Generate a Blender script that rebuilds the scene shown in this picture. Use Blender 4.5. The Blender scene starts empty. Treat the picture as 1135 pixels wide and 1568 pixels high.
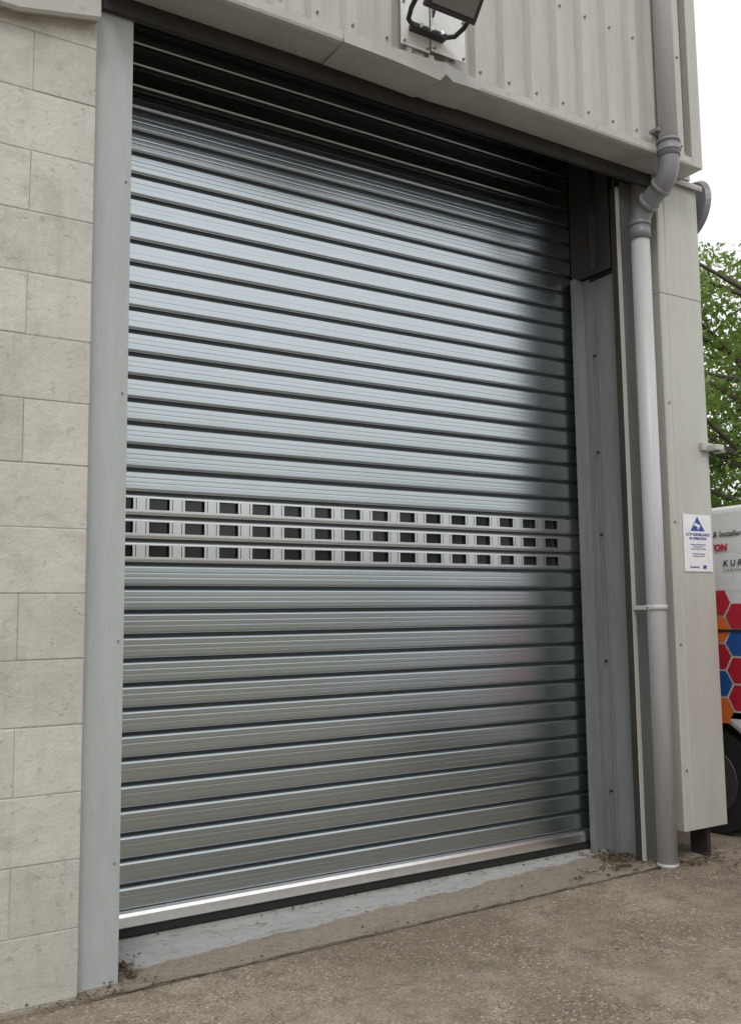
import bpy, bmesh, math, random
import numpy as np
from mathutils import Matrix, Vector
random.seed(4); rng=np.random.default_rng(7)
scene=bpy.context.scene
scene.view_settings.view_transform='Standard'
scene.view_settings.look='None'
scene.view_settings.exposure=0
R=math.radians

# ------------------------------------------------------------------ materials
def newmat(name):
    m=bpy.data.materials.new(name); m.use_nodes=True
    nt=m.node_tree; b=nt.nodes['Principled BSDF']
    return m,nt,b
def N(nt,t,**k):
    n=nt.nodes.new(t)
    for a,v in k.items(): setattr(n,a,v)
    return n
def ramp(nt,fac,stops):
    r=nt.nodes.new('ShaderNodeValToRGB'); e=r.color_ramp.elements
    while len(e)<len(stops): e.new(0.5)
    for el,(p,c) in zip(e,stops):
        el.position=p; el.color=(c[0],c[1],c[2],1) if not isinstance(c,(int,float)) else (c,c,c,1)
    nt.links.new(fac,r.inputs[0]); return r.outputs[0]
def mix(nt,f,a,b,mode='MIX'):
    m=nt.nodes.new('ShaderNodeMix'); m.data_type='RGBA'; m.blend_type=mode
    for s,v in ((0,f),(6,a),(7,b)):
        if hasattr(v,'is_output'): nt.links.new(v,m.inputs[s])
        elif s==0: m.inputs[0].default_value=v
        else: m.inputs[s].default_value=(v[0],v[1],v[2],1)
    return m.outputs[2]
def noise(nt,scale,detail=4,rough=.6,vec=None,dist=0):
    n=N(nt,'ShaderNodeTexNoise'); n.inputs['Scale'].default_value=scale
    n.inputs['Detail'].default_value=detail; n.inputs['Roughness'].default_value=rough
    n.inputs['Distortion'].default_value=dist
    if vec is not None: nt.links.new(vec,n.inputs['Vector'])
    return n.outputs[0]
def geo(nt): return N(nt,'ShaderNodeNewGeometry').outputs['Position']
def mapped(nt,vec,sc):
    m=N(nt,'ShaderNodeMapping'); m.inputs['Scale'].default_value=sc
    nt.links.new(vec,m.inputs['Vector']); return m.outputs[0]
def bump(nt,b,h,strength=.3,dist=.01,prev=None):
    n=N(nt,'ShaderNodeBump'); n.inputs['Strength'].default_value=strength
    n.inputs['Distance'].default_value=dist
    nt.links.new(h,n.inputs['Height'])
    if prev is not None: nt.links.new(prev,n.inputs['Normal'])
    nt.links.new(n.outputs[0],b.inputs['Normal']); return n.outputs[0]
def weathered(name,col,rough=.5,metal=0,var=.15,dirt=(.2,.18,.14),dirtamt=.3,sc=3,streak=False,bmp=.0):
    m,nt,b=newmat(name); p=geo(nt)
    c2=tuple(c*(1-var) for c in col)
    v=p if not streak else mapped(nt,p,(6,6,.7))
    f=noise(nt,sc,5,.65,v)
    c=mix(nt,ramp(nt,f,[(.35,0.),(.65,1.)]),c2,col)
    f2=noise(nt,sc*7,4,.7,v)
    c=mix(nt,ramp(nt,f2,[(.55,0.),(.8,dirtamt)]),c,dirt)
    nt.links.new(c,b.inputs['Base Color'])
    b.inputs['Roughness'].default_value=rough; b.inputs['Metallic'].default_value=metal
    if bmp: bump(nt,b,noise(nt,60,3,.6,p),bmp,.004)
    return m
def plain(name,col,rough=.5,metal=0):
    m,nt,b=newmat(name); f=noise(nt,25,2,.6,geo(nt))
    c=mix(nt,f,tuple(x*.85 for x in col),tuple(min(1,x*1.1) for x in col))
    nt.links.new(c,b.inputs['Base Color'])
    b.inputs['Roughness'].default_value=rough; b.inputs['Metallic'].default_value=metal
    return m

def block_mat():
    m,nt,b=newmat('painted_blockwork'); p=geo(nt)
    f=noise(nt,1.7,6,.7,p)
    c=mix(nt,ramp(nt,f,[(.33,0.),(.68,1.)]),(.465,.452,.41),(.59,.577,.53))
    oi=N(nt,'ShaderNodeAttribute',attribute_name='tone')
    c=mix(nt,1.0,c,oi.outputs['Color'],'MULTIPLY')
    st=noise(nt,3.6,7,.78,p,.8)
    c=mix(nt,ramp(nt,st,[(.52,0.),(.70,.5)]),c,(.30,.285,.245))
    st3=noise(nt,3,5,.7,mapped(nt,p,(5,5,.6)))
    c=mix(nt,ramp(nt,st3,[(.52,0.),(.72,.3)]),c,(.31,.29,.25))
    st2=noise(nt,24,5,.75,p)
    c=mix(nt,ramp(nt,st2,[(.62,0.),(.74,.4)]),c,(.23,.215,.18))
    nt.links.new(c,b.inputs['Base Color']); b.inputs['Roughness'].default_value=.7
    n1=bump(nt,b,noise(nt,90,4,.75,p),.5,.004)
    n2=bump(nt,b,noise(nt,11,4,.65,p),.45,.016,n1)
    bump(nt,b,ramp(nt,st2,[(.61,1.),(.69,0.)]),.5,.005,n2)
    return m
M_block=block_mat()
M_mortar=weathered('painted_mortar',(.46,.45,.41),.85,var=.3,dirtamt=.7,bmp=.5,sc=5)
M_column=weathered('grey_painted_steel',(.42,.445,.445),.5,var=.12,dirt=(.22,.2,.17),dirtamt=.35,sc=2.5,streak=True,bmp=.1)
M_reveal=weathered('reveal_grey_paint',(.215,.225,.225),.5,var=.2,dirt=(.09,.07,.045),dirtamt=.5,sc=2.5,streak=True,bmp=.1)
M_clad=weathered('clad_sheet',(.48,.472,.44),.42,var=.13,dirt=(.24,.23,.19),dirtamt=.5,sc=2.2,streak=True)
M_pier=weathered('pier_sheet',(.46,.46,.42),.45,var=.10,dirt=(.26,.24,.2),dirtamt=.35,sc=1.8,streak=True)
M_flash=weathered('flashing_sheet',(.42,.415,.385),.42,var=.12,dirt=(.2,.18,.14),dirtamt=.45,sc=3)
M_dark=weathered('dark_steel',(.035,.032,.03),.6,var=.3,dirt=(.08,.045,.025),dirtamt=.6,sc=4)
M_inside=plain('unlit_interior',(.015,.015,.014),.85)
M_pipe=weathered('grey_upvc_pipe',(.50,.50,.51),.38,var=.10,dirt=(.27,.25,.21),dirtamt=.4,sc=2.5,streak=True)
M_fit=weathered('grey_upvc_fitting',(.22,.225,.24),.4,var=.15,dirtamt=.3)
M_black=plain('black_powder_coat',(.02,.02,.022),.45)
M_rubber=plain('black_rubber',(.012,.012,.012),.8)
M_white=plain('white_plastic',(.72,.72,.71),.4)
M_glassd=plain('dark_glazing',(.015,.017,.018),.12)
M_lens=plain('lamp_glass',(.16,.16,.15),.1)
M_screw=plain('screw_cap',(.19,.185,.165),.5)
M_roof=weathered('roof_sheet',(.3,.31,.31),.5)
M_alu=plain('mill_aluminium',(.90,.885,.885),.25,1)
M_gap=plain('hinge_gap_shade',(.03,.032,.033),.6)  # near-black colour paints the shade in the gaps between slats

def galv(name,col,rough):
    m,nt,b=newmat(name); p=geo(nt)
    f=noise(nt,3,4,.7,mapped(nt,p,(.35,.7,40)))
    f2=noise(nt,2.2,4,.65,p)
    c=mix(nt,f,tuple(x*.92 for x in col),col)
    c=mix(nt,ramp(nt,f2,[(.35,.0),(.75,.15)]),c,tuple(x*.7 for x in col))
    nt.links.new(c,b.inputs['Base Color']); b.inputs['Metallic'].default_value=1
    r=N(nt,'ShaderNodeMapRange'); r.inputs['To Min'].default_value=rough-.02; r.inputs['To Max'].default_value=rough+.04
    nt.links.new(f2,r.inputs['Value']); nt.links.new(r.outputs[0],b.inputs['Roughness'])
    return m
M_galv=galv('galvanised_slat',(.50,.553,.58),.25)
M_galvb=galv('perforated_slat',(.70,.72,.73),.28)
M_drum=galv('dull_shaded_drum',(.07,.07,.073),.45)  # duller than the curtain, with the header's shade put into its colour

def ground_mat():
    m,nt,b=newmat('worn_concrete_ground'); p=geo(nt)
    big=noise(nt,1.0,6,.7,p,.4); mid=noise(nt,7,5,.75,p)
    c=mix(nt,ramp(nt,big,[(.38,0.),(.60,1.)]),(.245,.197,.147),(.43,.365,.285))
    c=mix(nt,ramp(nt,mid,[(.44,0.),(.62,.55)]),c,(.17,.135,.097))
    vo=N(nt,'ShaderNodeTexVoronoi'); vo.inputs['Scale'].default_value=78; nt.links.new(p,vo.inputs['Vector'])
    vc=N(nt,'ShaderNodeSeparateColor'); nt.links.new(vo.outputs['Color'],vc.inputs[0])
    stone=ramp(nt,vc.outputs[0],[(.0,(.09,.07,.05)),(.35,(.23,.18,.13)),(.75,(.44,.38,.30)),(1.,(.72,.66,.57))])
    sm=ramp(nt,vo.outputs['Distance'],[(.28,.95),(.52,.0)])
    worn=ramp(nt,noise(nt,2.2,5,.75,p),[(.38,.2),(.56,1.)])
    smw=mix(nt,1.0,sm,worn,'MULTIPLY')
    c=mix(nt,smw,c,stone)
    fine=noise(nt,110,4,.85,p)
    c=mix(nt,ramp(nt,fine,[(.38,.7),(.5,0.)]),c,(.08,.062,.045))
    stain=ramp(nt,noise(nt,3.1,5,.75,p,.8),[(.56,0.),(.68,.5)])
    c=mix(nt,stain,c,(.12,.097,.07))
    nt.links.new(c,b.inputs['Base Color']); b.inputs['Roughness'].default_value=.88
    n1=bump(nt,b,fine,.7,.009)
    bump(nt,b,mid,.7,.025,n1)
    return m
M_ground=ground_mat()
def strip_mat():
    m,nt,b=newmat('worn_painted_threshold'); p=geo(nt)
    f=noise(nt,5,7,.75,p,.5)
    paint=mix(nt,noise(nt,8,5,.7,p),(.27,.275,.265),(.50,.50,.485))
    conc=mix(nt,noise(nt,30,5,.75,p),(.17,.14,.105),(.42,.365,.29))
    conc=mix(nt,ramp(nt,noise(nt,110,4,.85,p),[(.38,.7),(.5,0.)]),conc,(.08,.065,.048))
    sx=N(nt,'ShaderNodeSeparateXYZ'); nt.links.new(p,sx.inputs[0])
    mx=N(nt,'ShaderNodeMath',operation='MULTIPLY_ADD'); nt.links.new(sx.outputs[0],mx.inputs[0]); mx.inputs[1].default_value=-.087*5; mx.inputs[2].default_value=-3.69*5
    ma=N(nt,'ShaderNodeMath',operation='MULTIPLY_ADD'); nt.links.new(sx.outputs[1],ma.inputs[0]); ma.inputs[1].default_value=5; nt.links.new(mx.outputs[0],ma.inputs[2])
    ad=N(nt,'ShaderNodeMath',operation='ADD'); nt.links.new(ma.outputs[0],ad.inputs[0]); nt.links.new(f,ad.inputs[1])
    k=ramp(nt,ad.outputs[0],[(.50,0.),(.54,1.)])
    c=mix(nt,k,conc,paint)
    k2=ramp(nt,noise(nt,5,8,.82,mapped(nt,p,(1,2.2,1)),1.),[(.54,0.),(.60,.75)])
    c=mix(nt,k2,c,(.16,.145,.12))
    k3=ramp(nt,noise(nt,45,4,.8,p),[(.60,0.),(.68,.6)])
    c=mix(nt,k3,c,(.10,.085,.065))
    nt.links.new(c,b.inputs['Base Color']); b.inputs['Roughness'].default_value=.6
    bump(nt,b,noise(nt,60,4,.7,p),.5,.005)
    return m
M_strip=strip_mat()

# ------------------------------------------------------------------ helpers
def link(o,parent=None):
    scene.collection.objects.link(o)
    if parent: o.parent=parent
    return o
def empty(name,loc=(0,0,0)):
    o=bpy.data.objects.new(name,None); o.empty_display_size=.3; link(o); return o
def meshobj(name,verts,faces,mat,parent=None,smooth=False):
    me=bpy.data.meshes.new(name); me.from_pydata([tuple(v) for v in verts],[],faces); me.update()
    if mat: me.materials.append(mat)
    if smooth: me.polygons.foreach_set('use_smooth',[True]*len(me.polygons))
    return link(bpy.data.objects.new(name,me),parent)
def bm_obj(name,bm,mats,parent=None,smooth=False):
    bmesh.ops.recalc_face_normals(bm,faces=bm.faces)
    me=bpy.data.meshes.new(name); bm.to_mesh(me); bm.free()
    for m in (mats if isinstance(mats,list) else [mats]): me.materials.append(m)
    if smooth: me.polygons.foreach_set('use_smooth',[True]*len(me.polygons))
    return link(bpy.data.objects.new(name,me),parent)
def addbox(bm,x0,x1,y0,y1,z0,z1,bev=0,mi=0):
    r=bmesh.ops.create_cube(bm,size=1)
    vs=r['verts']
    for v in vs:
        v.co=Vector((x0+(v.co.x+.5)*(x1-x0),y0+(v.co.y+.5)*(y1-y0),z0+(v.co.z+.5)*(z1-z0)))
    fs=set(f for v in vs for f in v.link_faces)
    for f in fs: f.material_index=mi
    if bev:
        es=list(set(e for v in vs for e in v.link_edges))
        bmesh.ops.bevel(bm,geom=es,offset=bev,segments=2,affect='EDGES',profile=.6)
def box(name,x0,x1,y0,y1,z0,z1,mat,parent=None,bev=0.003):
    bm=bmesh.new(); addbox(bm,x0,x1,y0,y1,z0,z1,bev); return bm_obj(name,bm,mat,parent)
def addcyl(bm,a,b,r,seg=24,r2=None):
    a=Vector(a);b=Vector(b);d=b-a
    rr=bmesh.ops.create_cone(bm,cap_ends=True,segments=seg,radius1=r,radius2=r if r2 is None else r2,depth=d.length)
    M=Matrix.Translation((a+b)/2)@d.to_track_quat('Z','Y').to_matrix().to_4x4()
    bmesh.ops.transform(bm,matrix=M,verts=rr['verts']); return rr['verts']
def cyl(name,a,b,r,mat,parent=None,seg=24,r2=None,smooth=True):
    bm=bmesh.new(); addcyl(bm,a,b,r,seg,r2); o=bm_obj(name,bm,mat,parent)
    if smooth:
        for p in o.data.polygons: p.use_smooth=len(p.vertices)==4
    return o
def extrude_profile(name,prof,x0,x1,mat,parent=None,smooth=False):
    n=len(prof); V=[(x0,y,z) for y,z in prof]+[(x1,y,z) for y,z in prof]
    F=[(i,i+1,n+i+1,n+i) for i in range(n-1)]
    return meshobj(name,V,F,mat,parent,smooth)
def tube(name,pts,r,mat,parent=None,res=8):
    cu=bpy.data.curves.new(name,'CURVE'); cu.dimensions='3D'; cu.bevel_depth=r; cu.bevel_resolution=res
    s=cu.splines.new('POLY'); s.points.add(len(pts)-1)
    for i,p in enumerate(pts): s.points[i].co=(*p,1)
    cu.use_fill_caps=True; cu.materials.append(mat)
    return link(bpy.data.objects.new(name,cu),parent)
def text(name,body,size,loc,X,Y,mat,parent,align='LEFT',bold=0):
    cu=bpy.data.curves.new(name,'FONT'); cu.body=body; cu.size=size; cu.align_x=align; cu.offset=bold; cu.extrude=.0004
    cu.materials.append(mat); o=bpy.data.objects.new(name,cu)
    X=Vector(X).normalized();Y=Vector(Y).normalized();Z=X.cross(Y)
    o.matrix_world=Matrix(((X.x,Y.x,Z.x,loc[0]),(X.y,Y.y,Z.y,loc[1]),(X.z,Y.z,Z.z,loc[2]),(0,0,0,1)))
    link(o); o.parent=parent; return o

# ------------------------------------------------------------------ building
FY=3.64      # facade plane
DY=4.17      # shutter plane
CY=3.505     # cladding plane above the door
HZ=3.99      # underside of header
bld=empty('industrial_unit_building')
CH=.2465; BL=.49
bm=bmesh.new(); tone=bm.loops.layers.float_color.new('tone')
zt=17
half={1,3,5,8,10,12,14,16}
for k in range(zt):
    z0=.007+k*CH
    xr=.958; first=True
    while xr>-6:
        w=(BL/2 if k in half else BL) if first else BL
        first=False
        xl=xr-w
        before=set(bm.faces)
        dy=random.uniform(-.0012,.0012)
        g=random.uniform(.0012,.0028)
        addbox(bm,xl+.0012,xr-.0012 if xr<.95 else xr,FY+dy,FY+.2,z0+g,z0+CH-g,.0038)
        t=random.uniform(.9,1.03)
        for f in set(bm.faces)-before:
            for l in f.loops: l[tone]=(t,t,t*random.uniform(.985,1.0),1)
        xr=xl
for v in bm.verts:
    v.co.x+=random.uniform(-.0014,.0014); v.co.z+=random.uniform(-.0018,.0018)
bm_obj('block_wall',bm,M_block,bld)
box('mortar_bed',-6,.953,FY+.0028,FY+.19,-.05,zt*CH,M_mortar,bld,0)
box('block_wall_base',-6,.958,FY+.012,FY+.19,-.3,.006,M_mortar,bld,0)
bm=bmesh.new()
addbox(bm,.962,1.128,3.70,3.716,-.02,4.6,.003)
addbox(bm,1.035,1.05,3.716,4.2,-.02,4.6,0)
bm_obj('left_column',bm,M_column,bld)
bm=bmesh.new()
for z in (.45,1.3,2.3,3.2): addcyl(bm,(1.105,3.701,z),(1.105,3.694,z),.004,8)
bm_obj('column_rivets',bm,M_screw,bld)
V=[];F=[]
xs=[-6,.645,.955]; zs=[3.735,3.735,3.80]
for x,z in zip(xs,zs):
    V+=[(x,FY+.02,z+.03),(x,3.585,z),(x,3.575,z+.012),(x,3.575,z+.09),(x,3.59,z+.105),(x,3.59,4.5)]
for i in range(2):
    for j in range(5): F.append((i*6+j,i*6+j+1,i*6+6+j+1,i*6+6+j))
F.append((12,13,14,15,16,17))
V.append((.955,FY+.02,4.5)); F.append((12,17,18))
meshobj('eaves_flashing',V,F,M_flash,bld)

def corrugated(name,x0,x1,y,z0,z1,pitch,depth,mat,parent,phase=0.):
    x=x0+phase-pitch
    prof=[(0,0),(.44,0),(.54,1),(.84,1),(.94,0)]
    pts=[]
    while x<x1+pitch:
        for a,d in prof: pts.append((x+a*pitch,y-d*depth))
        x+=pitch
    pts=[p for p in pts if x0<=p[0]<=x1]
    n=len(pts)
    V=[(a,b,z0) for a,b in pts]+[(a,b,z1) for a,b in pts]
    F=[(i,i+1,n+i+1,n+i) for i in range(n-1)]
    return meshobj(name,V,F,mat,parent)
PITCH=.186
corrugated('header_cladding',1.0,4.40,CY,HZ+.055,7.2,PITCH,.034,M_clad,bld,.02)
corrugated('upper_cladding',-6,1.0,CY,4.5,7.2,PITCH,.034,M_clad,bld,.0)
extrude_profile('header_flashing',[(CY,HZ+.10),(CY-.006,HZ+.062),(CY-.046,HZ+.052),(CY-.050,HZ+.012),(CY-.046,HZ),(CY-.03,HZ-.004),(CY+.16,HZ+.004),(CY+.162,HZ+.03)],.99,4.42,M_flash,bld)
bm=bmesh.new()
pr=[(2.02,0.0,0),(2.25,-.012,.012),(2.42,-.028,.02),(2.535,-.044,.03),(2.565,-.006,.036),(2.62,-.020,.02),(2.80,0.,0)]
top=[];bot=[];bk=[]
for x,d,o in pr:
    top.append(bm.verts.new((x,CY-.053-o,HZ+.048)))
    bot.append(bm.verts.new((x,CY-.056-o,HZ-.006+d)))
    bk.append(bm.verts.new((x,CY+.15,HZ-.006+d*.3)))
for i in range(len(pr)-1):
    bm.faces.new((top[i],top[i+1],bot[i+1],bot[i])); bm.faces.new((bot[i],bot[i+1],bk[i+1],bk[i]))
bm_obj('header_bent_plate',bm,M_flash,bld)
bm=bmesh.new()
for k in range(30):
    xc=1.0+.02-PITCH+PITCH*.69+PITCH*k
    if xc<1.02 or xc>4.38: continue
    for dz in (.105,.66): addcyl(bm,(xc,CY-.033,HZ+dz),(xc,CY-.043,HZ+dz),.0062,8)
bm_obj('cladding_screws',bm,M_screw,bld)
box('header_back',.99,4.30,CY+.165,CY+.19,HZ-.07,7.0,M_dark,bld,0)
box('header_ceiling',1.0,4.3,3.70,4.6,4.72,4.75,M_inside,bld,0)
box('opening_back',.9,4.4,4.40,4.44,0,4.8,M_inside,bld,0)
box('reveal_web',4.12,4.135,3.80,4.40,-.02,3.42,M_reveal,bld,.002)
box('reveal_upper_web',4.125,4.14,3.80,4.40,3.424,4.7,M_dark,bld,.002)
box('reveal_flange',4.090,4.122,3.788,3.80,-.02,3.93,M_pier,bld,.002)
box('reveal_recess',4.123,4.274,3.83,3.84,-.02,4.0,M_reveal,bld,.0)
box('reveal_shadow_strip',4.083,4.0895,3.790,3.83,-.02,3.93,M_dark,bld,.001)  # dark strip standing in for the shadow line beside the flange
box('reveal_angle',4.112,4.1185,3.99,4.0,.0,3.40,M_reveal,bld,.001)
bm=bmesh.new()
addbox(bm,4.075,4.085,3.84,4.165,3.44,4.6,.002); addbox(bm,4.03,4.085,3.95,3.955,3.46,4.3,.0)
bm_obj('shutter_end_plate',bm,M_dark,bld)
PX0,PX1=4.275,4.64
pr=[(PX0,FY+.2),(PX0,FY+.008),(PX0+.008,FY),(PX0+.05,FY),(PX0+.058,FY+.006),(PX0+.066,FY),(PX1-.01,FY),(PX1,FY+.01),(PX1,FY+.35)]
def pier(z0,z1,name,o=0):
    V=[(x,y-o,z0) for x,y in pr]+[(x,y-o,z1) for x,y in pr]; n=len(pr)
    F=[(i,i+1,n+i+1,n+i) for i in range(n-1)]+[tuple(range(n))]
    return meshobj(name,V,F,M_pier,bld)
pier(.17,3.26,'corner_panel_lower')
pier(3.262,4.0,'corner_panel_upper',.003)
bm=bmesh.new()
for z in (.5,1.2,1.9,2.6): addcyl(bm,(PX0+.03,FY+.001,z),(PX0+.03,FY-.008,z),.006,8)
bm_obj('corner_panel_screws',bm,M_screw,bld)
extrude_profile('corner_drip_flashing',[(FY-.03,3.955),(FY-.034,3.97),(FY-.03,3.99),(FY+.02,4.01)],4.30,4.655,M_flash,bld)
box('corner_trim_post',4.385,4.475,CY-.05,CY+.15,HZ+.0,7.2,M_pier,bld,.004)
box('corner_soffit',4.30,4.47,CY-.03,FY+.3,4.012,4.03,M_flash,bld,.002)
box('corner_side_trim',4.40,4.61,CY+.152,FY+.4,4.034,7.2,M_pier,bld,.002)
box('pier_core',4.29,4.60,FY+.02,FY+.4,.19,4.0,M_dark,bld,0)
box('pier_foot',4.50,4.53,FY+.04,FY+.16,-.02,.2,M_dark,bld,.002)
box('side_block_wall',4.40,4.58,FY+.4,13.5,-.2,4.0,M_mortar,bld,0)
y=FY+.3;pts=[]
prof=[(0,0),(.44,0),(.54,1),(.84,1),(.94,0)]
while y<13.5:
    for a,d in prof: pts.append((4.61+d*.034,y+a*PITCH))
    y+=PITCH
n=len(pts);V=[(a,b,.25) for a,b in pts]+[(a,b,7.2) for a,b in pts]
meshobj('side_cladding',V,[(i,i+1,n+i+1,n+i) for i in range(n-1)],M_clad,bld)
box('rear_wall',-6,4.6,13.4,13.6,-.2,7.2,M_mortar,bld,0)
box('far_side_wall',-6.2,-6,3.6,13.6,-.2,7.2,M_mortar,bld,0)
meshobj('roof',[(-6.3,3.3,7.15),(4.8,3.3,7.15),(4.8,8.6,8.5),(-6.3,8.6,8.5),(4.8,13.8,7.15),(-6.3,13.8,7.15)],[(0,1,2,3),(3,2,4,5)],M_roof,bld)
meshobj('gable_infill',[(4.6,3.6,7.15),(4.6,8.6,8.45),(4.6,13.6,7.15),(-6.1,3.6,7.15),(-6.1,8.6,8.45),(-6.1,13.6,7.15)],[(0,1,2),(3,5,4)],M_clad,bld)
box('eaves_gutter',-6.3,4.75,3.32,3.46,7.05,7.17,M_fit,bld,.02)
gr=empty('roller_shutter_door')
bm=bmesh.new()
addbox(bm,4.035,4.118,4.10,4.108,.0,3.44,.001)
addbox(bm,4.031,4.036,4.085,4.13,.0,3.44,.001)
addbox(bm,4.035,4.118,4.215,4.223,.0,3.44,.001)
addbox(bm,4.111,4.118,4.05,4.099,.0,3.44,.001)
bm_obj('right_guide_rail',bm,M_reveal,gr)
bm=bmesh.new()
addbox(bm,1.06,1.17,4.11,4.118,.0,4.3,.001); addbox(bm,1.06,1.17,4.215,4.223,.0,4.3,.001)
bm_obj('left_guide_rail',bm,M_reveal,gr)
bm=bmesh.new()
for z in (.35,1.1,1.85,2.35,2.95): addcyl(bm,(4.119,4.03,z),(4.108,4.03,z),.008,8)
bm_obj('guide_bolts',bm,M_dark,gr)

# ------------------------------------------------------------------ shutter curtain
P=.1085; Z0=.12; XL,XR=1.08,4.10
def slat_profile():
    pr=[(.0025,.018),(.0028,.0095),(.005,.0055),(.0075,.0027),(.0105,.0010),(.0135,.0002)]
    n=24
    for i in range(n+1):
        t=i/n; z=.015+t*.070
        y=-.0003*math.sin(math.pi*t)
        for g in (.36,.68):
            y+=.0005*math.exp(-((t-g)/.03)**2)
        pr.append((z,y))
    pr+=[(.0870,.0005),(.0898,.0022),(.0925,.0047),(.0952,.0080),(.0978,.0122),(.1000,.018)]
    return pr
sp=slat_profile()
NS=40
def strip(zlist,x0,x1,V,F):
    i0=len(V)
    for z,y in zlist: V.append((x0,DY+y,z));V.append((x1,DY+y,z))
    for i in range(len(zlist)-1):
        a=i0+2*i;F.append((a,a+1,a+3,a+2))
V=[];F=[];V2=[];F2=[];V3=[];F3=[]
for s in range(NS):
    zb=Z0+s*P
    tilt=random.uniform(-.014,.014)
    strip([(zb+.0990,.018),(zb+P+.003,.018)],XL,XR,V3,F3)
    if s in (14,15,16):
        strip([(zb+z,y) for z,y in sp if z<=.0137]+[(zb+.018,0),(zb+.027,0)],XL,XR,V2,F2)
        strip([(zb+.079,0),(zb+.084,0)]+[(zb+z,y) for z,y in sp if z>.086],XL,XR,V2,F2)
        x=1.380-.1724*2
        holes=[]
        while x<3.93:
            for a,b2 in ((0,.098),(.110,.1135),(.1565,.160)):
                h0,h1=x+a,x+b2
                if h1>XL+.03 and h0<3.90: holes.append((max(h0,XL+.03),h1))
            x+=.1724
        cur=XL
        for h0,h1 in holes+[(XR,XR)]:
            if h0>cur: strip([(zb+.027,0),(zb+.079,0)],cur,h0,V2,F2)
            if h1>h0:
                i0=len(V2); t=.006
                for (xx,zz) in ((h0,zb+.027),(h1,zb+.027),(h1,zb+.079),(h0,zb+.079)):
                    V2.append((xx,DY,zz));V2.append((xx,DY+t,zz))
                for q in range(4):
                    a=i0+2*q;b3=i0+2*((q+1)%4);F2.append((a,b3,b3+1,a+1))
            cur=h1
    else:
        strip([(zb+z,y+tilt*(z-.054)) for z,y in sp],XL,XR,V,F)
meshobj('curtain_slats',V,F,M_galv,gr)
meshobj('vision_slats',V2,F2,M_galvb,gr)
meshobj('slat_hinges',V3,F3,M_gap,gr)
box('vision_glazing',XL,XR,DY+.021,DY+.025,Z0+14*P+.01,Z0+17*P-.01,M_glassd,gr,0)
extrude_profile('bottom_rail',[(DY+.02,Z0+.0015),(DY-.002,Z0+.001),(DY-.014,Z0-.008),(DY-.020,Z0-.022),(DY-.020,Z0-.064),(DY-.016,Z0-.068),(DY+.02,Z0-.070)],XL,XR,M_alu,gr)
box('rubber_seal',XL,XR,DY-.008,DY+.012,Z0-.108,Z0-.0705,M_rubber,gr,.002)
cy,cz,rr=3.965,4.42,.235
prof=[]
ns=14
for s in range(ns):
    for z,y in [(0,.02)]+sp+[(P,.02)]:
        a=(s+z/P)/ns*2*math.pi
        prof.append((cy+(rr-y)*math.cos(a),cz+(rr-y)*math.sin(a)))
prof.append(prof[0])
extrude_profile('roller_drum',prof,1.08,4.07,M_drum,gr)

# ------------------------------------------------------------------ downpipe
dp=empty('downpipe')
r=.054
A=Vector((4.145,3.66,0));B=Vector((4.135,3.415,0))
cyl('lower_pipe',(A.x,A.y,.015),(A.x,A.y,3.62),r,M_pipe,dp,32)
def bend(p0,p1,p2,n=7):
    p0,p1,p2=map(Vector,(p0,p1,p2));o=[]
    for i in range(n+1):
        t=i/n;o.append((1-t)**2*p0+2*t*(1-t)*p1+t*t*p2)
    return o
c1=(A.x,A.y,3.72);c2=(B.x,B.y,3.85)
pts=bend((A.x,A.y,3.60),c1,(A.x-.002,A.y-.07,3.757))+bend((B.x+.002,B.y+.07,3.813),c2,(B.x,B.y,3.98))
tube('swan_neck',pts,r+.004,M_fit,dp)
cyl('upper_pipe',(B.x,B.y,3.97),(B.x,B.y,7.1),r,M_pipe,dp,32)
for z0,z1 in ((3.56,3.64),(3.64,3.665)): cyl('socket_lower',(A.x,A.y,z0),(A.x,A.y,z1),r+(.008 if z1<3.65 else .012),M_fit,dp,32)
for z0,z1,e in ((3.96,4.04,.008),(4.04,4.06,.012),(3.99,4.0,.012)): cyl('socket_upper',(B.x,B.y,z0),(B.x,B.y,z1),r+e,M_fit,dp,32)
m1=Vector(pts[7]);m2=Vector(pts[8])
d=(m2-m1).normalized()
cyl('elbow_collar',m1-d*.012,m1+d*.02,r+.012,M_fit,dp,32)
cyl('elbow_collar_b',m2-d*.012,m2+d*.012,r+.011,M_fit,dp,32)
cyl('pipe_clip',(A.x,A.y,1.395),(A.x,A.y,1.425),r+.006,M_pipe,dp,32)
box('pipe_clip_lug',A.x-.10,A.x-.045,A.y-.004,A.y+.012,1.398,1.422,M_pipe,dp,.002)
cyl('pipe_clip_screw',(A.x-.085,A.y-.012,1.41),(A.x-.085,A.y-.003,1.41),.008,M_screw,dp,10)
box('pipe_clip_back',A.x-.05,A.x+.05,A.y+.05,3.786,1.398,1.422,M_pipe,dp,.002)
box('upper_bracket',B.x-.09,B.x+.09,B.y-.0,B.y+.06,4.10,4.12,M_fit,dp,.002)
cyl('foot_collar',(A.x,A.y,.0),(A.x,A.y,.02),r+.004,M_pipe,dp,32)

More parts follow.
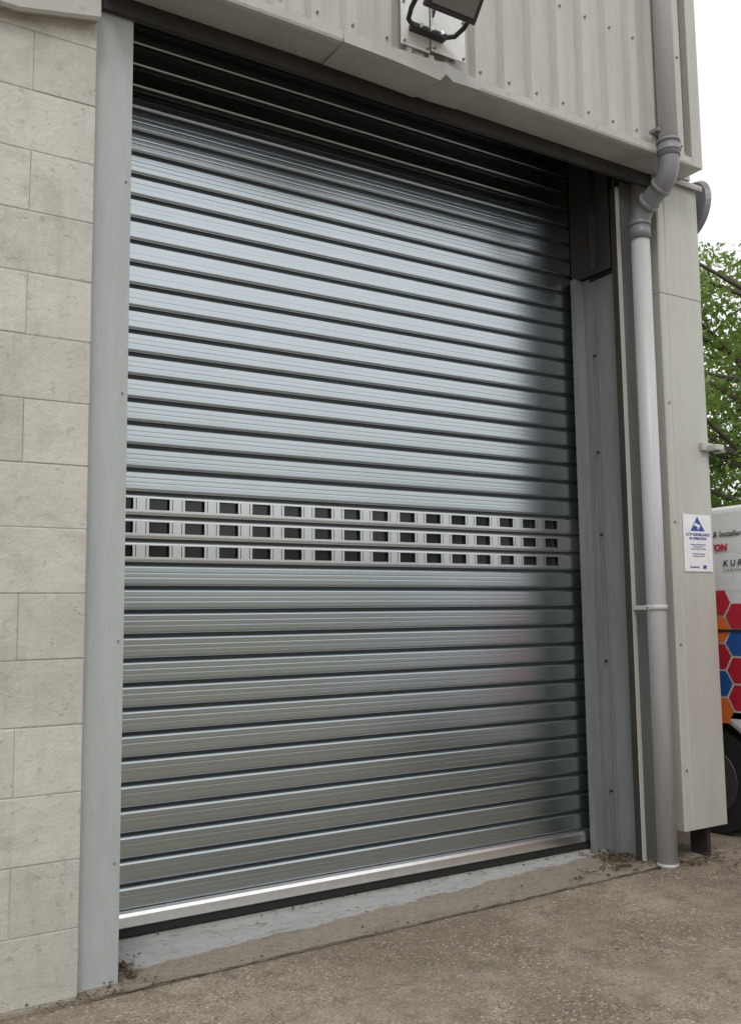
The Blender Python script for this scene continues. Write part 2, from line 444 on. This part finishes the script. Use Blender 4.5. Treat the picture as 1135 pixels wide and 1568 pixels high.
# ------------------------------------------------------------------ floodlight
fl=empty('floodlight')
bm=bmesh.new()
addbox(bm,2.335,2.50,3.452,3.458,4.085,4.62,.001)
bm_obj('mounting_plate',bm,M_white,fl)
bm=bmesh.new(); addbox(bm,2.505,2.71,3.444,3.450,4.095,4.50,.001); bm_obj('mounting_plate_b',bm,M_white,fl)
box('plate_batten',2.375,2.40,3.459,3.50,4.03,4.084,M_clad,fl,.002)
box('plate_batten_b',2.50,2.53,3.459,3.50,4.03,4.084,M_clad,fl,.002)
bm=bmesh.new()
for x,z in ((2.35,4.10),(2.485,4.10),(2.52,4.11),(2.695,4.11),(2.35,4.30),(2.695,4.3)):
    yy=3.452 if x<2.5 else 3.444
    addcyl(bm,(x,yy,z),(x,yy-.01,z),.006,8)
bm_obj('plate_screws',bm,M_screw,fl)
tube('yoke',[(2.315,3.19,4.27),(2.315,3.28,4.22),(2.318,3.34,4.19),(2.335,3.39,4.170),(2.37,3.41,4.165),(2.57,3.41,4.165),(2.605,3.39,4.170),(2.622,3.34,4.19),(2.625,3.28,4.22),(2.625,3.19,4.27)],.012,M_black,fl,3)
bm=bmesh.new(); addbox(bm,2.37,2.57,3.40,3.442,4.15,4.177,.003); bm_obj('yoke_foot',bm,M_black,fl)
bm=bmesh.new()
for x in (2.41,2.47,2.53): addcyl(bm,(x,3.402,4.165),(x,3.385,4.165),.011,6)
bm_obj('yoke_bolts',bm,M_alu,fl)
bm=bmesh.new()
addbox(bm,-.145,.145,-.03,.0,-.12,.12,.008)
addbox(bm,-.125,.125,.0,.03,-.10,.10,.006)
for i in range(11):
    x=-.105+i*.021
    addbox(bm,x-.003,x+.003,.03,.055,-.09,.09,0)
addbox(bm,-.12,.12,-.036,-.0301,-.095,.095,.001,1)
M=Matrix.Translation((2.47,3.19,4.255))@Matrix.Rotation(R(40),4,'X')
bmesh.ops.transform(bm,matrix=M,verts=bm.verts)
bm_obj('lamp_head',bm,[M_black,M_lens],fl)
tube('supply_cable',[(2.46,3.26,4.28),(2.45,3.32,4.24),(2.47,3.38,4.22),(2.50,3.42,4.26),(2.50,3.43,4.5)],.005,M_black,fl,3)

# ------------------------------------------------------------------ CCTV sign
sg=empty('cctv_warning_sign')
M_sw=plain('sign_white',(.76,.76,.78),.35); M_sb=plain('sign_blue',(.03,.06,.28),.4)
sx0,sx1,sz0,sz1=4.37,4.612,1.615,1.948; sy=FY-.006
box('sign_panel',sx0,sx1,sy,FY-.001,sz0,sz1,M_sw,sg,.001)
cx=(sx0+sx1)/2
meshobj('warning_triangle',[(cx-.062,sy-.001,1.852),(cx+.062,sy-.001,1.852),(cx,sy-.001,1.938)],[(0,1,2)],M_sb,sg)
meshobj('camera_symbol',[(cx-.03,sy-.002,1.885),(cx+.018,sy-.002,1.872),(cx+.024,sy-.002,1.886),(cx-.024,sy-.002,1.901),(cx-.005,sy-.002,1.875),(cx+.004,sy-.002,1.86),(cx+.012,sy-.002,1.86),(cx+.004,sy-.002,1.877)],[(0,1,2,3),(4,5,6,7)],M_sw,sg)
X=(1,0,0);Y=(0,0,1)
text('heading','CCTV SURVEILLANCE',.0215,(cx,sy-.001,1.824),X,Y,M_sb,sg,'CENTER',.0006)
text('heading_b','IN OPERATION',.0215,(cx,sy-.001,1.801),X,Y,M_sb,sg,'CENTER',.0006)
for i,(t,z) in enumerate((('Images are being monitored',1.770),('for the purposes of',1.757),('crime prevention and safety',1.744),('For further information',1.715),('contact the site office',1.702))):
    text('small_print_%d'%i,t,.0115,(cx,sy-.001,z),X,Y,M_sb,sg,'CENTER')
text('footer','Operated by:',.015,(cx-.04,sy-.001,1.637),X,Y,M_sb,sg,'CENTER',.0005)
meshobj('footer_logo',[(cx+.03,sy-.001,1.632),(cx+.06,sy-.001,1.632),(cx+.066,sy-.001,1.652),(cx+.036,sy-.001,1.652)],[(0,1,2,3)],M_sb,sg)

# ------------------------------------------------------------------ small sensor on corner & round mirror
se=empty('motion_sensor')
box('sensor_base',4.55,4.64,FY-.03,FY-.001,2.335,2.382,M_pier,se,.006)
box('sensor_body',4.59,4.67,FY-.085,FY-.032,2.332,2.368,M_pier,se,.008)
box('sensor_hood',4.625,4.67,FY-.095,FY-.03,2.32,2.331,M_fit,se,.003)
di=empty('wall_mirror')
bm=bmesh.new()
segs=32;rings=[(0,.03),(.08,.027),(.14,.018),(.175,.004),(.18,-.006)]
C=Vector((4.735,3.75,3.90))
prev=None
ax=Vector((.96,-.26,-.1)).normalized(); u=ax.cross(Vector((0,0,1))).normalized(); w=u.cross(ax)
for rad,h in rings:
    ring=[bm.verts.new(C+ax*h+(u*math.cos(a)+w*math.sin(a))*max(rad,.001)) for a in [2*math.pi*i/segs for i in range(segs)]]
    if prev:
        for i in range(segs): bm.faces.new((prev[i],prev[(i+1)%segs],ring[(i+1)%segs],ring[i]))
    prev=ring
bm_obj('mirror_face',bm,M_alu,di,True)
bm=bmesh.new(); 
bmesh.ops.create_cone(bm,cap_ends=True,segments=32,radius1=.175,radius2=.19,depth=.03)
bmesh.ops.transform(bm,matrix=Matrix.Translation(C-ax*.015)@ax.to_track_quat('Z','Y').to_matrix().to_4x4(),verts=bm.verts)
bm_obj('mirror_rim',bm,M_fit,di)
tube('mirror_arm',[C-ax*.03,(4.67,3.79,3.88),(4.61,3.84,3.88)],.015,M_fit,di,3)

# ------------------------------------------------------------------ ground
gd=empty('ground')
meshobj('concrete_yard',[(-150,-150,0),(150,-150,0),(150,150,0),(-150,150,0)],[(0,1,2,3)],M_ground,gd)
th=empty('threshold_strip')
meshobj('painted_threshold',[(1.0,3.585,.004),(4.27,3.66,.004),(4.27,4.40,.004),(1.0,4.40,.004)],[(0,1,2,3)],M_strip,th)
M_joint=plain('joint_filler',(.085,.07,.052),.95)
V=[];F=[];n=160
for i in range(n+1):
    x=-2+i*(7.2/n); wv=.0012+.0045*random.random(); yy=3.567+.0225*x+random.uniform(-.004,.004)
    V+=[(x,yy-wv,.0085),(x,yy+wv,.0085)]
for i in range(n): F.append((2*i,2*i+2,2*i+3,2*i+1))
meshobj('expansion_joint',V,F,M_joint,th)
M_lit=plain('dead_leaf_litter',(.09,.06,.035),.9)
V=[];F=[]
def litter(cx,cy,sx,sy,n,s=.02):
    for i in range(n):
        x=cx+random.gauss(0,sx);y=cy+random.gauss(0,sy);a=random.uniform(0,6.28);q=s*random.uniform(.3,1.2);t=random.uniform(.3,.9)
        k=len(V);z=.008+random.random()*.012
        for (u1,v1) in ((-1,0),(0,-t*.5),(1,0),(0,t*.5)):
            V.append((x+q*(u1*math.cos(a)-v1*math.sin(a)),y+q*(u1*math.sin(a)+v1*math.cos(a)),z+random.uniform(-.003,.008)))
        F.append((k,k+1,k+2,k+3))
litter(1.17,3.80,.05,.07,130);litter(4.03,3.92,.06,.07,240);litter(3.9,3.75,.2,.05,110)
litter(4.35,3.60,.12,.03,80);litter(1.0,3.6,.15,.02,60,.012);litter(2.6,3.62,1.0,.02,70,.01)
litter(4.6,3.5,.2,.15,110,.013);litter(2.6,3.1,1.2,.5,60,.009)
litter(2.6,4.12,.9,.02,90,.012);litter(2.4,3.95,.9,.1,40,.010)
meshobj('leaf_litter',V,F,M_lit)

# ------------------------------------------------------------------ van
van=empty('parked_van')
M_vw=plain('van_white_paint',(.70,.71,.72),.22); M_tyre=plain('tyre',(.015,.015,.016),.8)
M_red=plain('graphic_red',(.48,.02,.04),.3);M_or=plain('graphic_orange',(.75,.18,.03),.3);M_bl=plain('graphic_blue',(.02,.10,.36),.3)
M_txt=plain('graphic_black',(.03,.03,.035),.3);M_rim=plain('steel_rim',(.12,.12,.125),.45,.6)
VX=4.95;VW=1.92
def arch(yc,r=.39,n=14):
    return [(yc+r*math.cos(math.pi*i/n),.33+r*math.sin(math.pi*i/n)) for i in range(n+1)]
RW,FW=4.03,1.03
sil=[(4.93,.32)]+[(4.95,.5),(4.96,1.2),(4.93,1.80),(4.88,1.98),(4.78,2.05),(1.9,2.07),(1.45,2.0),(.85,1.42),(.75,1.32),(.12,1.10),(.03,.98),(.0,.6),(.02,.30),(.3,.26)]
low=[(FW-.39,.26)]+[(y,z) for y,z in reversed(arch(FW))]+[(FW+.39,.26)]+[(RW-.39,.26)]+[(y,z) for y,z in reversed(arch(RW))]+[(RW+.39,.26)]
sil=sil+low
bm=bmesh.new()
vs=[bm.verts.new((VX,y,z)) for y,z in sil]
f=bm.faces.new(vs)
ex=bmesh.ops.extrude_face_region(bm,geom=[f])
for v in [e for e in ex['geom'] if isinstance(e,bmesh.types.BMVert)]: v.co.x+=VW
for zc in (.75,1.2,1.6,1.85):
    bmesh.ops.bisect_plane(bm,geom=list(bm.verts)+list(bm.edges)+list(bm.faces),plane_co=(0,0,zc),plane_no=(0,0,1))
def inset(z): return 0 if z<1.2 else .11*((z-1.2)/.85)**1.5
for v in bm.verts:
    k=inset(v.co.z); mid=VX+VW/2
    if v.co.x<mid: v.co.x+=k
    else: v.co.x-=k
vb=bm_obj('van_body',bm,M_vw,van)
bv=vb.modifiers.new('bevel','BEVEL');bv.width=.045;bv.segments=3;bv.limit_method='ANGLE';bv.angle_limit=R(50)
for i,yc in enumerate((RW,FW)):
    for sgn,xx in ((1,VX+.03),(-1,VX+VW-.03)):
        cyl('tyre',(xx,yc,.33),(xx+sgn*.2,yc,.33),.33,M_tyre,van,36)
        cyl('rim',(xx-sgn*.004,yc,.33),(xx+sgn*.1,yc,.33),.205,M_rim,van,24)
        cyl('hub',(xx-sgn*.015,yc,.33),(xx,yc,.33),.06,M_rim,van,16)
box('underbody',VX+.1,VX+VW-.1,.2,4.8,.22,.75,M_tyre,van,.01)
for sgn,x0 in ((1,VX-.008),(-1,VX+VW-.004)):
    box('rub_strip',x0,x0+.012,1.5,3.6,.56,.64,M_tyre,van,.002)
    box('waist_rail',x0,x0+.012,1.9,4.8,1.255,1.27,M_tyre,van,.001)
meshobj('side_window',[(VX+inset(1.3)-.004,1.75,1.27),(VX+inset(1.3)-.004,.98,1.27),(VX+inset(1.85)-.004,1.50,1.85),(VX+inset(1.85)-.004,1.78,1.85)],[(0,1,2,3)],M_glassd,van)
meshobj('side_window_far',[(VX+VW-inset(1.3)+.004,1.75,1.27),(VX+VW-inset(1.3)+.004,.98,1.27),(VX+VW-inset(1.85)+.004,1.50,1.85),(VX+VW-inset(1.85)+.004,1.78,1.85)],[(0,1,2,3)],M_glassd,van)
meshobj('windscreen',[(VX+.12,.87,1.46),(VX+VW-.12,.87,1.46),(VX+VW-.2,1.41,1.985),(VX+.2,1.41,1.985)],[(0,1,2,3)],M_glassd,van)
box('front_bumper',VX+.05,VX+VW-.05,-.06,.1,.28,.55,M_tyre,van,.03)
box('grille',VX+.45,VX+VW-.45,-.02,.05,.68,.88,M_tyre,van,.01)
for xx in (VX+.08,VX+VW-.38): box('headlamp',xx,xx+.3,-.01,.12,.78,.98,M_rim,van,.03)
box('wing_mirror',VX-.2,VX-.02,1.05,1.15,1.25,1.5,M_tyre,van,.03)
box('wing_mirror_far',VX+VW+.02,VX+VW+.2,1.05,1.15,1.25,1.5,M_tyre,van,.03)
for xx in (VX+.02,VX+VW-.14): box('tail_lamp',xx,xx+.12,4.92,4.98,.9,1.3,M_red,van,.02)
hr=.088;cols=[M_red,M_or,M_bl]
HV=[];HF=[];HM=[]
for i in range(-2,11):
    for j in range(0,7):
        yc=3.885-(i*1.5*hr*1.08); zc=.605+j*math.sqrt(3)*hr*1.09+(i%2)*math.sqrt(3)*hr*.545
        if math.hypot(yc-RW,zc-.33)<.46 or zc>1.46: continue
        ci=(j+2*(i%2)+ (i//2)) %3
        if (i+j)%4==3 or zc>1.33: ci=0
        k=len(HV)
        for q in range(6):
            a=q*math.pi/3; y=yc+hr*math.cos(a);z=zc+hr*math.sin(a)
            HV.append((VX+inset(z)-.004,y,z))
        HF.append(tuple(range(k,k+6)));HM.append(ci)
ho=meshobj('hexagon_livery',HV,HF,None,van)
for c in cols: ho.data.materials.append(c)
ho.data.polygons.foreach_set('material_index',HM)
Xt=(0,-1,0)
def vt(n,b,s,y,z,mat,bold=.0):
    x=VX+inset(z)-.006
    sl=(inset(z+s)-inset(z))/s
    text(n,b,s,(x,y,z),Xt,(sl,0,1),mat,van,'LEFT',bold)
vt('livery_text','Suppliers & Installers',.052,4.15,1.855,M_txt,.0006)
vt('livery_name','ROTON',.06,4.05,1.765,M_red,.003)
vt('livery_name_b','K U R A',.055,3.855,1.665,M_txt,.001)
vt('livery_small','C A R P E N T R Y',.026,3.85,1.63,M_txt)

# ------------------------------------------------------------------ trees
def leafmat(name,a,b2):
    m,nt,bs=newmat(name); p=geo(nt)
    f=noise(nt,1.1,3,.7,p); f2=noise(nt,9,2,.5,p)
    c=mix(nt,ramp(nt,f,[(.35,0.),(.65,1.)]),a,b2)
    c=mix(nt,ramp(nt,f2,[(.4,0.),(.7,.5)]),c,(b2[0]*1.4,b2[1]*1.3,b2[2]))
    nt.links.new(c,bs.inputs['Base Color']); bs.inputs['Roughness'].default_value=.5
    tr=N(nt,'ShaderNodeBsdfTranslucent'); nt.links.new(c,tr.inputs['Color'])
    ms=N(nt,'ShaderNodeMixShader'); ms.inputs[0].default_value=.45
    nt.links.new(bs.outputs[0],ms.inputs[1]);nt.links.new(tr.outputs[0],ms.inputs[2])
    nt.links.new(ms.outputs[0],nt.nodes['Material Output'].inputs['Surface'])
    return m
M_leaf=leafmat('leaf_foliage',(.075,.15,.028),(.20,.31,.06))
M_bark=weathered('bark',(.12,.10,.075),.9,var=.4,bmp=.5)
def leaves(centres,per,size,rad):
    cs=np.repeat(np.array(centres),per,axis=0); n=len(cs)
    d=rng.normal(size=(n,3)); d/=np.linalg.norm(d,axis=1)[:,None]
    rr=rad*np.cbrt(rng.random(n))[:,None]*np.array([1,1,.6])
    c=cs+d*rr
    u=rng.normal(size=(n,3));u/=np.linalg.norm(u,axis=1)[:,None]
    t=rng.normal(size=(n,3)); v=np.cross(u,t);v/=np.linalg.norm(v,axis=1)[:,None]
    s=(size*(.6+.8*rng.random(n)))[:,None]
    A=np.stack([c-u*s,c+v*s*.45,c+u*s,c-v*s*.45],1).reshape(-1,3)
    return A,np.arange(n*4).reshape(-1,4)
def fastmesh(name,A,Fc,mat,parent):
    me=bpy.data.meshes.new(name); n=len(Fc)
    me.vertices.add(len(A));me.vertices.foreach_set('co',A.ravel())
    me.loops.add(n*4);me.loops.foreach_set('vertex_index',Fc.ravel().astype(np.int32))
    me.polygons.add(n);me.polygons.foreach_set('loop_start',np.arange(0,n*4,4,dtype=np.int32))
    me.update(calc_edges=True);me.materials.append(mat)
    return link(bpy.data.objects.new(name,me),parent)
def tree(base,h,cr,nb=26,per=420,low=.25):
    t=empty('deciduous_tree')
    bm=bmesh.new(); base=Vector(base)
    cur=base.copy();pts=[cur.copy()]
    for i in range(6):
        cur=cur+Vector((random.uniform(-.15,.15),random.uniform(-.15,.15),h*.8/6));pts.append(cur.copy())
    for i in range(6): addcyl(bm,pts[i],pts[i+1]+Vector((0,0,.02)),.16*(1-i/7.),10,.16*(1-(i+1)/7.))
    cent=[]
    for b in range(nb):
        f=low+(1-low)*((b+random.random())/nb)
        k=min(5,int(f*6*.95)); p=pts[k].lerp(pts[k+1],random.random())
        a=b*2.4+random.uniform(-.4,.4)
        prof_r=cr*math.sqrt(max(.08,1-((f-.5)/.62)**2))*random.uniform(.65,1.1)
        e=p+Vector((math.cos(a)*prof_r,math.sin(a)*prof_r,h*.12*random.uniform(.2,1.3)))
        m=p.lerp(e,.5)+Vector((0,0,random.uniform(0,.3)))
        addcyl(bm,p,m,.045,6,.03);addcyl(bm,m,e,.03,6,.01)
        for q in (.45,.7,.9,1.05):
            c=p.lerp(e,q)+Vector([random.uniform(-.35,.35) for _ in range(3)])
            cent.append(tuple(c))
            addcyl(bm,p.lerp(e,max(0,q-.15)),c,.012,5,.005)
    bm_obj('trunk_and_limbs',bm,M_bark,t)
    A,Fc=leaves(cent,per//4,.062,.5)
    fastmesh('crown_leaves',A,Fc,M_leaf,t)
tree((13.0,9.6,0),8.6,3.0,40,480,.2)
tree((16.5,13.2,0),9.4,3.4,34,400,.15)
tree((15.0,8.6,0),7.4,2.6,28,420,.15)
tree((20.5,12.0,0),9.6,3.5,28,380,.15)
cent=[(x+rng.normal()*.3,14.5-(x-12)*.35+rng.normal()*.5,rng.uniform(.2,2.9)) for x in np.linspace(9,30,120)]
A,Fc=leaves(cent,90,.095,.7); fastmesh('hedgerow',A,Fc,M_leaf,None)
cent=[]
for x in np.linspace(-45,60,240):
    hh=5.2+1.6*math.sin(x*.23)+1.0*math.sin(x*.61+1)
    for q in range(4): cent.append((x+rng.normal()*.6,-34+rng.normal()*1.2,hh*(q+.5+rng.random()*.5)/4))
A,Fc=leaves(cent,30,.4,1.5); fastmesh('reflection_treeline',A,Fc,M_leaf,None)  # unseen treeline added behind the camera to darken the shutter's reflections

# ------------------------------------------------------------------ light
world=bpy.data.worlds.new('World'); scene.world=world; world.use_nodes=True
nt=world.node_tree; bg=nt.nodes['Background']
sky=nt.nodes.new('ShaderNodeTexSky'); sky.sky_type='NISHITA'; sky.sun_disc=False
sky.sun_elevation=R(48); sky.sun_rotation=R(205); sky.dust_density=3
hs=nt.nodes.new('ShaderNodeHueSaturation'); hs.inputs['Saturation'].default_value=.3
nt.links.new(sky.outputs[0],hs.inputs['Color'])
tc=nt.nodes.new('ShaderNodeTexCoord')
cn=noise(nt,2.2,4,.6,tc.outputs['Generated'])
cloud=ramp(nt,cn,[(.3,(10.8,10.9,11.1)),(.7,(13.8,13.8,13.8))])
mx=mix(nt,.86,hs.outputs[0],cloud)
nt.links.new(mx,bg.inputs['Color']); bg.inputs['Strength'].default_value=.10
sd=bpy.data.lights.new('sun','SUN'); sd.energy=.9; sd.angle=R(16); sd.color=(1,.97,.92)
so=link(bpy.data.objects.new('sun',sd))
el=R(48);az=R(205)
dv=Vector((math.sin(az)*math.cos(el),math.cos(az)*math.cos(el),math.sin(el)))
so.rotation_euler=dv.to_track_quat('Z','Y').to_euler()

# ------------------------------------------------------------------ camera
yaw,pitch,roll=R(31.7),R(6.15),R(-.68)
f=Vector((math.sin(yaw)*math.cos(pitch),math.cos(yaw)*math.cos(pitch),math.sin(pitch)))
r_=Vector((math.cos(yaw),-math.sin(yaw),0)); u_=r_.cross(f)
r2=r_*math.cos(roll)+u_*math.sin(roll); u2=-r_*math.sin(roll)+u_*math.cos(roll)
cd=bpy.data.cameras.new('camera'); cam=link(bpy.data.objects.new('camera',cd))
cam.matrix_world=Matrix(((r2.x,u2.x,-f.x,0),(r2.y,u2.y,-f.y,0),(r2.z,u2.z,-f.z,1.4),(0,0,0,1)))
cd.sensor_fit='VERTICAL'; cd.sensor_height=24; cd.lens=1430/1568*24; cd.clip_end=600; cd.clip_start=.05
scene.camera=cam
